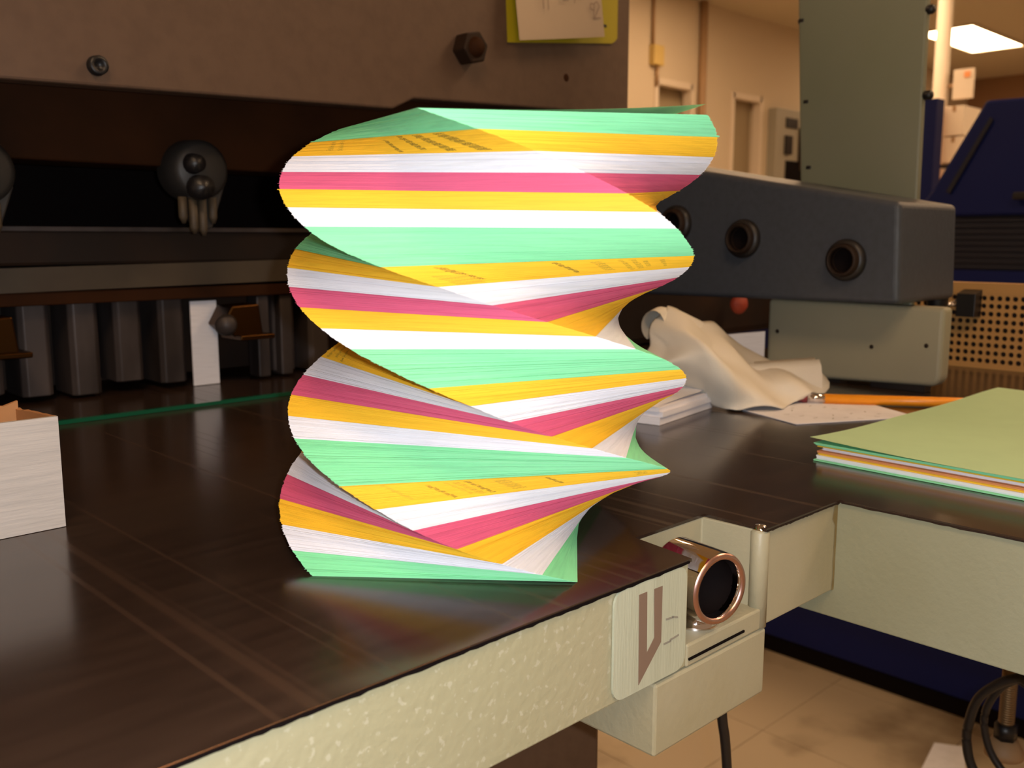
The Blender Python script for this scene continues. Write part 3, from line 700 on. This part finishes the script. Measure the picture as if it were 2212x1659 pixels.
# cream cloth draped in folds
CA = [(1.2283,.9692,.09),(1.2586,.9677,.1202),(1.2777,.9771,.1378),(1.3141,.9837,.1527),(1.3558,.9852,.1546),(1.3987,.9856,.1302),(1.4227,.9902,.1201),(1.468,.9883,.1174),(1.5071,.9784,.0967),(1.5328,.9537,.0638),(1.5592,.9004,.0344),(1.593,.8402,.0371)]
CB = [(1.2124,.9566,.0901),(1.2208,.9208,.085),(1.2233,.9045,.0922),(1.2308,.8835,.106),(1.2383,.8624,.1071),(1.274,.8558,.09),(1.2907,.8536,.0813),(1.3416,.8601,.0685),(1.3847,.8602,.0527),(1.402,.8436,.0409),(1.4301,.8165,.0409),(1.5247,.7949,.0049)]
CC = [(1.221,.9484,.0673),(1.2184,.9093,.0713),(1.2232,.8769,.074),(1.2306,.8558,.0739),(1.238,.8349,.0694),(1.2538,.8197,.0621),(1.2731,.815,.0497),(1.3014,.8155,.0354),(1.3352,.8107,.0246),(1.3659,.795,.0192),(1.406,.7842,.0135),(1.438,.7811,.0149)]
CD = [(1.2608,.9643,.05),(1.2668,.9365,.04),(1.2700,.9168,.03),(1.2748,.8893,.02),(1.2763,.8609,.012),(1.2759,.8434,.006),(1.2727,.8213,.006),(1.2762,.8066,.006),(1.2955,.7937,.006),(1.3366,.7771,.006),(1.3969,.7787,.006),(1.4409,.7865,.006)]
rows_ = [spline(c_, 5) for c_ in (CA, CB, CC, CD)]
m_ = len(rows_[0]); cols_ = [spline([rows_[r_][i] for r_ in range(4)], 7) for i in range(m_)]
vs = [p for c_ in cols_ for p in c_]; q = len(cols_[0]); fs = []
for i in range(m_-1):
    for j in range(q-1): fs.append((i*q+j,(i+1)*q+j,(i+1)*q+j+1,i*q+j+1))
cl = obj('draped_cloth', MB().add([(x+.004*math.sin(z*90+x*40),y+.007*math.sin(x*55+z*60),max(z+.005*math.sin(x*48-y*30),.004)) for x,y,z in vs],fs,0,True), 'cloth', loc=(1.35,.88,0))
md = cl.modifiers.new('solid','SOLIDIFY'); md.thickness = .0012; md.offset = 0
tag(cl, 'crumpled cream cloth heaped on the table behind the pencil', 'cloth')
# roll at the upper left and the flat fold at right are flaps of the same cloth
rl = MB(); vs=[];fs=[]
rc = [Vector((1.262,.985,.112)), Vector((1.325,.992,.133)), Vector((1.40,.985,.115))]
for i, c_ in enumerate([(1.262,.972,.128,.026),(1.30,.985,.130,.028),(1.35,.99,.120,.030),(1.42,.99,.098,.028)]):
    for k_ in range(17):
        a_ = math.radians(-60+300*k_/16); vs.append((c_[0]-.3*c_[3]*math.cos(a_), c_[1]+.7*c_[3]*math.cos(a_), c_[2]+c_[3]*math.sin(a_)))
for i in range(3):
    for k_ in range(16): fs.append((i*17+k_,i*17+k_+1,(i+1)*17+k_+1,(i+1)*17+k_))
obj('rolled_corner', rl.add(vs,fs,0,True), 'cloth', cl)
ff = MB(); prof = [(.0,.056),(.016,.060),(.030,.050),(.038,.028),(.040,.004)]
vs=[];fs=[]
for i in range(9):
    f=i/8; bx_, by_ = 1.43+(1.562-1.43)*f, .925+(.835-.925)*f
    for (o_,z) in prof[::-1]: vs.append((bx_-o_*.75, by_-o_*.75, z*(1-.12*(1-f))))
    for (o_,z) in prof[1:]: vs.append((bx_+o_*.55, by_+o_*.55, z*(1-.12*(1-f))))
q = len(prof)*2-1
for i in range(8):
    for j in range(q-1): fs.append((i*q+j,(i+1)*q+j,(i+1)*q+j+1,i*q+j+1))
obj('folded_end', ff.add(vs,fs,0,True), 'cloth', cl)
tag(obj('folded_white_sheet', MB().hexa([(1.50,1.06,.0005),(1.66,1.0,.0005),(1.665,1.005,.0005),(1.505,1.065,.0005)], [(1.50,1.06,.085),(1.66,1.0,.09),(1.665,1.005,.09),(1.505,1.065,.085)]), 'white', loc=(1.58,1.03,0)), 'white card standing behind the cream cloth, against the housing', 'card')
